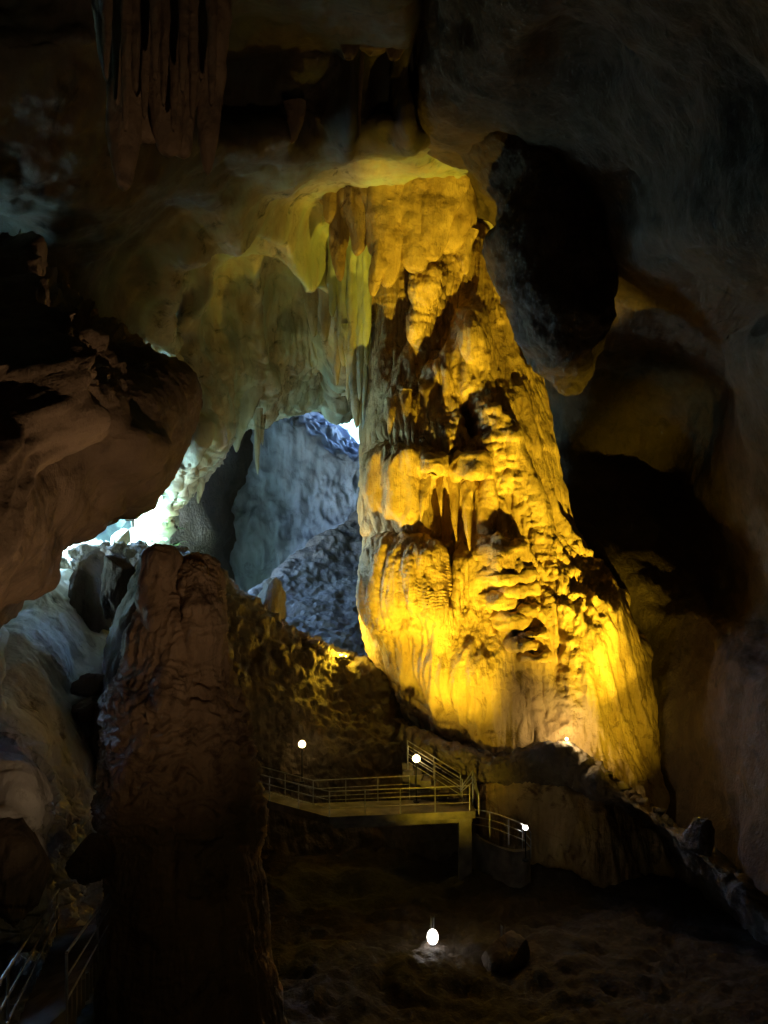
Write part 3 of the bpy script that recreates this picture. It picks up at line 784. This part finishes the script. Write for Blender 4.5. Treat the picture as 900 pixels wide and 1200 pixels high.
# ================================================================== WALKWAYS AND LAMPS
def bar(bm, a, b, r, n=8):
    a, b = Vector(a), Vector(b); d = b-a; L = d.length
    q = d.to_track_quat('Z', 'Y').to_matrix().to_4x4()
    from mathutils import Matrix
    bmesh.ops.create_cone(bm, cap_ends=True, segments=n, radius1=r, radius2=r, depth=L, matrix=Matrix.Translation((a+b)/2) @ q)
def bar_part(name, a, b, r, mat, parent):
    bm = bmesh.new(); bar(bm, a, b, r); me = bpy.data.meshes.new(name); bm.to_mesh(me); bm.free()
    return link(name, me, mat, parent)
def poly_part(name, pts, z0, z1, mat, parent):
    n = len(pts); V = [(x, y, z0) for x, y in pts]+[(x, y, z1) for x, y in pts]
    Fc = [tuple(range(n))[::-1], tuple(range(n, 2*n))]+[(i, (i+1) % n, n+(i+1) % n, n+i) for i in range(n)]
    me = bpy.data.meshes.new(name); me.from_pydata(V, [], Fc); me.update()
    return link(name, me, mat, parent)

DZ = .94
def railing(parent, pts, nposts, h=1.08, r=.026, rails=(1., .66, .33)):
    pts = [Vector(p) for p in pts]
    for a, b, k in zip(pts[:-1], pts[1:], nposts):
        for f in rails:
            bar_part('rail', a+Vector((0, 0, h*f)), b+Vector((0, 0, h*f)), r if f == 1 else r*.7, M['steel'], parent)
        for i in range(k):
            q = a.lerp(b, i/k); bar_part('post', q, q+Vector((0, 0, h)), r, M['steel'], parent)
    bar_part('post', pts[-1], pts[-1]+Vector((0, 0, h)), r, M['steel'], parent)

plat = empty('viewing_platform', (0, 39.5, DZ), 'concrete viewing platform with steel pipe railings below the rubble ridge', 'platform')
front_ = [(-6.6, 41.15), (-2.34, 38.0), (3.75, 38.8)]
back_ = [(-7.3, 43.0), (-3.16, 39.55), (1.16, 40.25)]
poly_part('deck', [(-6.6, 41.1), (-2.34, 37.95), (4.0, 38.75), (4.0, 40.6), (-3.16, 39.75), (-7.4, 43.2)], DZ-.32, DZ, M['concrete'], plat)
railing(plat, [(*p, DZ) for p in front_], [3, 4])
railing(plat, [(*p, DZ) for p in back_], [3, 3])
poly_part('pillar', [(3.3, 38.9), (3.85, 38.9), (3.85, 39.5), (3.3, 39.5)], -3.5, DZ-.32, M['concrete'], plat)
poly_part('beam', [(-2.2, 38.3), (3.4, 39.05), (3.4, 39.35), (-2.2, 38.6)], DZ-.62, DZ-.32, M['concrete'], plat)

# flight of steps climbing left from the platform's right end
st = empty('stair_flight', (3.6, 40.4, DZ), 'short flight of concrete steps with yellow lit handrails on the platform', 'stairs')
hi, lo_ = Vector((1.1, 41.6, DZ+1.25)), Vector((3.5, 40.6, DZ))
for s_, off in ((1, 0), (2, -1.0)):
    a = hi+Vector((0, off*.9, 0)); b = lo_+Vector((0, off*.9, 0))
    railing(st, [a, b], [2])
for i in range(7):
    t = i/6; c = lo_.lerp(hi, t)
    poly_part('step', [(c.x-.24, c.y-.95), (c.x+.24, c.y-1.0), (c.x+.24, c.y+.1), (c.x-.24, c.y+.1)], DZ-.02+.002*i, c.z+.01, M['concrete'], st)
gate = empty('end_rail', (4.0, 39.6, DZ), 'small peaked end rail at the right end of the platform', 'railing')
a, b, c = P(540, 923, 39.4), P(554, 903, 39.6), P(561, 930, 39.2)
for dz in (0, -.25, -.5):
    v = Vector((0, 0, dz)); bar_part('rail', a+v*.4, b+v, .025, M['steel'], gate); bar_part('rail', b+v, c+v*.5, .025, M['steel'], gate)
bar_part('post', b, Vector((b.x, b.y, DZ)), .028, M['steel'], gate); bar_part('post', c, Vector((c.x, c.y, DZ-.3)), .028, M['steel'], gate)

# lower curved landing
land = empty('curved_landing', P(590, 1020, 38), 'curved low landing wall with a thin handrail below the platform', 'landing')
pts = [(552, 948, 40.2), (575, 952, 38.6), (598, 960, 37.8), (614, 967, 38), (622, 976, 38.6)]
c = catmull(np.array(pts, float), 22); wpts = [P(*q) for q in c]
for h_ in (0, -.33, -.66):
    for a, b in zip(wpts[:-1], wpts[1:]):
        bar_part('rail', a+Vector((0, 0, h_)), b+Vector((0, 0, h_)), .02 if h_ else .028, M['steel'], land)
for i in (0, 5, 10, 15, 21):
    bar_part('post', wpts[i], wpts[i]-Vector((0, 0, 1.1)), .026, M['steel'], land)
zt = min(p.z for p in wpts)-.95
nW = len(wpts); V = []; Fc = []
for p in wpts:
    V += [(p.x, p.y, zt+.25*(p.z-zt)), (p.x, p.y, zt-1.2), (p.x*.97+.1, p.y+.3, zt+.25*(p.z-zt)), (p.x*.97+.1, p.y+.3, zt-1.2)]
for i in range(nW-1):
    q = i*4; Fc += [(q, q+4, q+5, q+1), (q+2, q+3, q+7, q+6), (q, q+2, q+6, q+4), (q+1, q+5, q+7, q+3)]
Fc += [(0, 1, 3, 2), ((nW-1)*4, (nW-1)*4+2, (nW-1)*4+3, (nW-1)*4+1)]
me = bpy.data.meshes.new('kerb_wall'); me.from_pydata(V, [], Fc); me.update(); link('kerb_wall', me, M['concrete'], land)

# stair in the lower left corner
stl = empty('staircase', P(40, 1200, 14), 'steep dark staircase with thin steel handrails beside the tall stalagmite', 'stairs')
nl, fl_ = P(9, 1228, 12.7), P(67, 1094, 24); nr, fr_ = P(78, 1200, 14.0), P(135, 1085, 24.5)
dirl = (fl_-nl)
railing(stl, [nl-dirl*.12, nl, fl_, fl_+dirl*.35], [1, 1, 1], h=1.12)
railing(stl, [nr, fr_], [2], h=1.12)
for i in range(16):
    t = i/15; a = nl.lerp(fl_, t); b = nr.lerp(fr_, t)
    d = Vector((dirl.x, dirl.y, 0)).normalized()*.30; b.z = a.z
    poly_part('step', [((a-d).x, (a-d).y), ((b-d).x, (b-d).y), ((b+d).x, (b+d).y), ((a+d).x, (a+d).y)], a.z-.55, a.z-.02, M['concrete'], stl)

# lamps ---------------------------------------------------------------
def sphere(name, loc, r, mat, parent, sx=1, sz=1):
    bm = bmesh.new(); bmesh.ops.create_uvsphere(bm, u_segments=20, v_segments=12, radius=r)
    me = bpy.data.meshes.new(name); bm.to_mesh(me); bm.free()
    for p in me.polygons: p.use_smooth = True
    me.transform(__import__('mathutils').Matrix.Diagonal((sx, 1, sz, 1))); 
    o = link(name, me, mat); o.location = loc
    o.parent = parent; o.matrix_parent_inverse = parent.matrix_basis.inverted()
    return o
G_WARM = glow('lamp_warm', (1, .74, .30), .35)
G_WHITE = glow('lamp_white', (1, .92, .85), .3)
G_YEL = glow('lamp_yellow', (1, .75, .25), 1.)
def sub_part(name, a, b, r, mat, parent):
    o = bar_part(name, a, b, r, mat, None)
    o.parent = parent; o.matrix_parent_inverse = (parent.parent.matrix_basis @ parent.matrix_parent_inverse).inverted()
    return o
def globe_lamp(px, py, Y, r, mat, label, foot, sz=1.):
    c = P(px, py, Y); e = empty('lamp', (c.x, c.y, foot), label, 'lamp')
    sphere('globe', c, r, mat, e, sz=sz)
    po = bar_part('pole', (c.x, c.y+.02, foot), (c.x, c.y+.02, c.z-r*.9*sz), .03, M['darkmetal'], e)
    sub_part('base_plate', (c.x, c.y, foot-.02), (c.x, c.y, foot+.05), .14, M['darkmetal'], po)
    sub_part('collar', (c.x, c.y, c.z-r*1.05*sz), (c.x, c.y, c.z-r*.8*sz), r*.55, M['darkmetal'], po)
    return e
globe_lamp(354, 872, 42.0, .17, G_WARM, 'round glowing lamp on the slope above the platform railing', 1.2)
globe_lamp(488, 889, 39.9, .17, G_WARM, 'round glowing lamp at the handrail of the short stair flight', DZ)
globe_lamp(616, 970, 37.9, .10, G_WHITE, 'small white lamp on the curved landing rail', -.9)

def flood(px, py, Y, target, power, label, col=YEL, angle=130, name='flood_lamp', size=.22):
    c = P(px, py, Y) if not isinstance(px, tuple) else Vector(px)
    d = (Vector(target)-c).normalized()
    e = empty(name, c-Vector((0, 0, .35)), label, 'flood lamp')
    ho = bar_part('housing', c-d*.28, c-d*.02, size, M['darkmetal'], e)
    sub_part('lens', c-d*.02, c+d*.0, size*.85, G_YEL, ho)
    bar_part('bracket', c-d*.15-Vector((0, 0, .35)), c-d*.15, .04, M['darkmetal'], e)
    spot('flood_light', c+d*.06, target, power, col, angle, 1., .012, e)
    return e
def added_flap(parent, c, x1, z0=-.15, z1=.75, lift=0., side=1):  # added flap that keeps the beam off the walls and vault
    """metal flap added beside a lamp to block its light, edge on to the light it trims; x1 is its sideways reach per metre"""
    x0, x1 = .03*side, x1*.21
    sg = .006*side
    me = bpy.data.meshes.new('added_flap')
    q = [(x0, -.05, z0*.5), (x1, .21, (z0+lift)*.5), (x1, .21, (z1+lift)*.5), (x0, -.05, z1*.5)]
    me.from_pydata([(c.x+x+t, c.y+y, c.z+z) for t in (0, sg) for x, y, z in q], [],
                   [(0, 1, 2, 3), (7, 6, 5, 4), (0, 4, 5, 1), (1, 5, 6, 2), (2, 6, 7, 3), (3, 7, 4, 0)])
    link('added_flap', me, M['darkmetal'], parent)
def lens_at(px, py, Y, target):
    c = P(px, py, Y); return c+(target-c).normalized()*.06
crest_lamp = flood(402, 768, 47.6, P(500, 290, 47), 55, 'yellow flood lamp among the gold lit rocks of the rubble crest', angle=84)
assumed_flood1 = flood(822, 978, 33.4, P(650, 520, 46), 600, 'assumed yellow flood lamp on the sloping ledge aimed up at the right flank of the column', angle=62)  # assumed lamp, added to light the column's right flank
spot('flood_light', P(822, 978, 33.4)+Vector((-.05, .1, .25)), P(715, 770, 44), 60, YEL, 62, 1., .05, assumed_flood1)  # second spot added to brighten the right base of the column
added_flap(assumed_flood1, lens_at(822, 978, 33.4, P(650, 520, 46)), -.06, .02, .9, .2)
assumed_flood2 = flood(590, 1104, 31.5, P(560, 450, 46), 950, 'assumed yellow flood lamp on the pit floor behind a low boulder, aimed up at the column', angle=58)  # another assumed lamp, added to light the column from below
added_flap(assumed_flood2, lens_at(590, 1104, 31.5, P(560, 450, 46)), -.36, -.15, 1.0, 0, -1)
added_flap(assumed_flood2, lens_at(590, 1104, 31.5, P(560, 450, 46)), .40, -.15, 1.0)
pit = globe_lamp(507, 1098, 32.0, .20, G_WHITE, 'white glowing lamp on a splayed stand low in the dark pit', -2.9, 1.35)
pc = P(507, 1098, 32)
for k in range(3):
    a_ = k*2.1+.5; bar_part('leg', pc-Vector((0, 0, .3)), pc+Vector((.35*math.cos(a_), .35*math.sin(a_), -.95)), .03, M['steel'], pit)
spot('flood_light', pc+Vector((0, .3, .1)), P(500, 440, 47), 800, YEL, 62, 1., .012, pit)
spot('flood_light', pc+Vector((0, .3, .3)), P(550, 770, 43), 50, YEL, 70, 1., .05, pit)  # wide spot added to even out the light on the column base
added_flap(pit, pc+Vector((0, .3, .1)), .44, -.1, .9); added_flap(pit, pc+Vector((0, .3, .1)), -.21, -.1, .9, 0, -1)
flood((1.2, 9.0, 7.3), 0, 0, P(130, 490, 19), 27, 'assumed weak warm fill lamp added out of view, aimed at the rock overhang', col=(1, .64, .36), angle=86)  # assumed fill light, added out of view to brighten overhang and stalagmite
def glow_light(c, power, col, parent):
    l = bpy.data.lights.new('lamp_light', 'POINT'); l.energy = power; l.color = col; l.shadow_soft_size = .1
    o = bpy.data.objects.new('lamp_light', l); C.objects.link(o); o.location = c
    o.parent = parent; o.matrix_parent_inverse = parent.matrix_basis.inverted()
glow_light(P(401, 762, 47.3), 7.5, YEL, crest_lamp)
assumed_stone_lamp = globe_lamp(664, 866, 40.0, .07, G_WARM, 'assumed tiny lamp between the white lit stones at the column foot', P(664, 866, 40).z-.45)  # lamp assumed from the bright stones around it
glow_light(P(668, 862, 39.7), 3.0, (1, .74, .36), assumed_stone_lamp)
print('verts', sum(len(m_.vertices) for m_ in bpy.data.meshes), 'tris', sum(len(o.data.polygons)*2 for o in bpy.data.objects if o.type == 'MESH'))
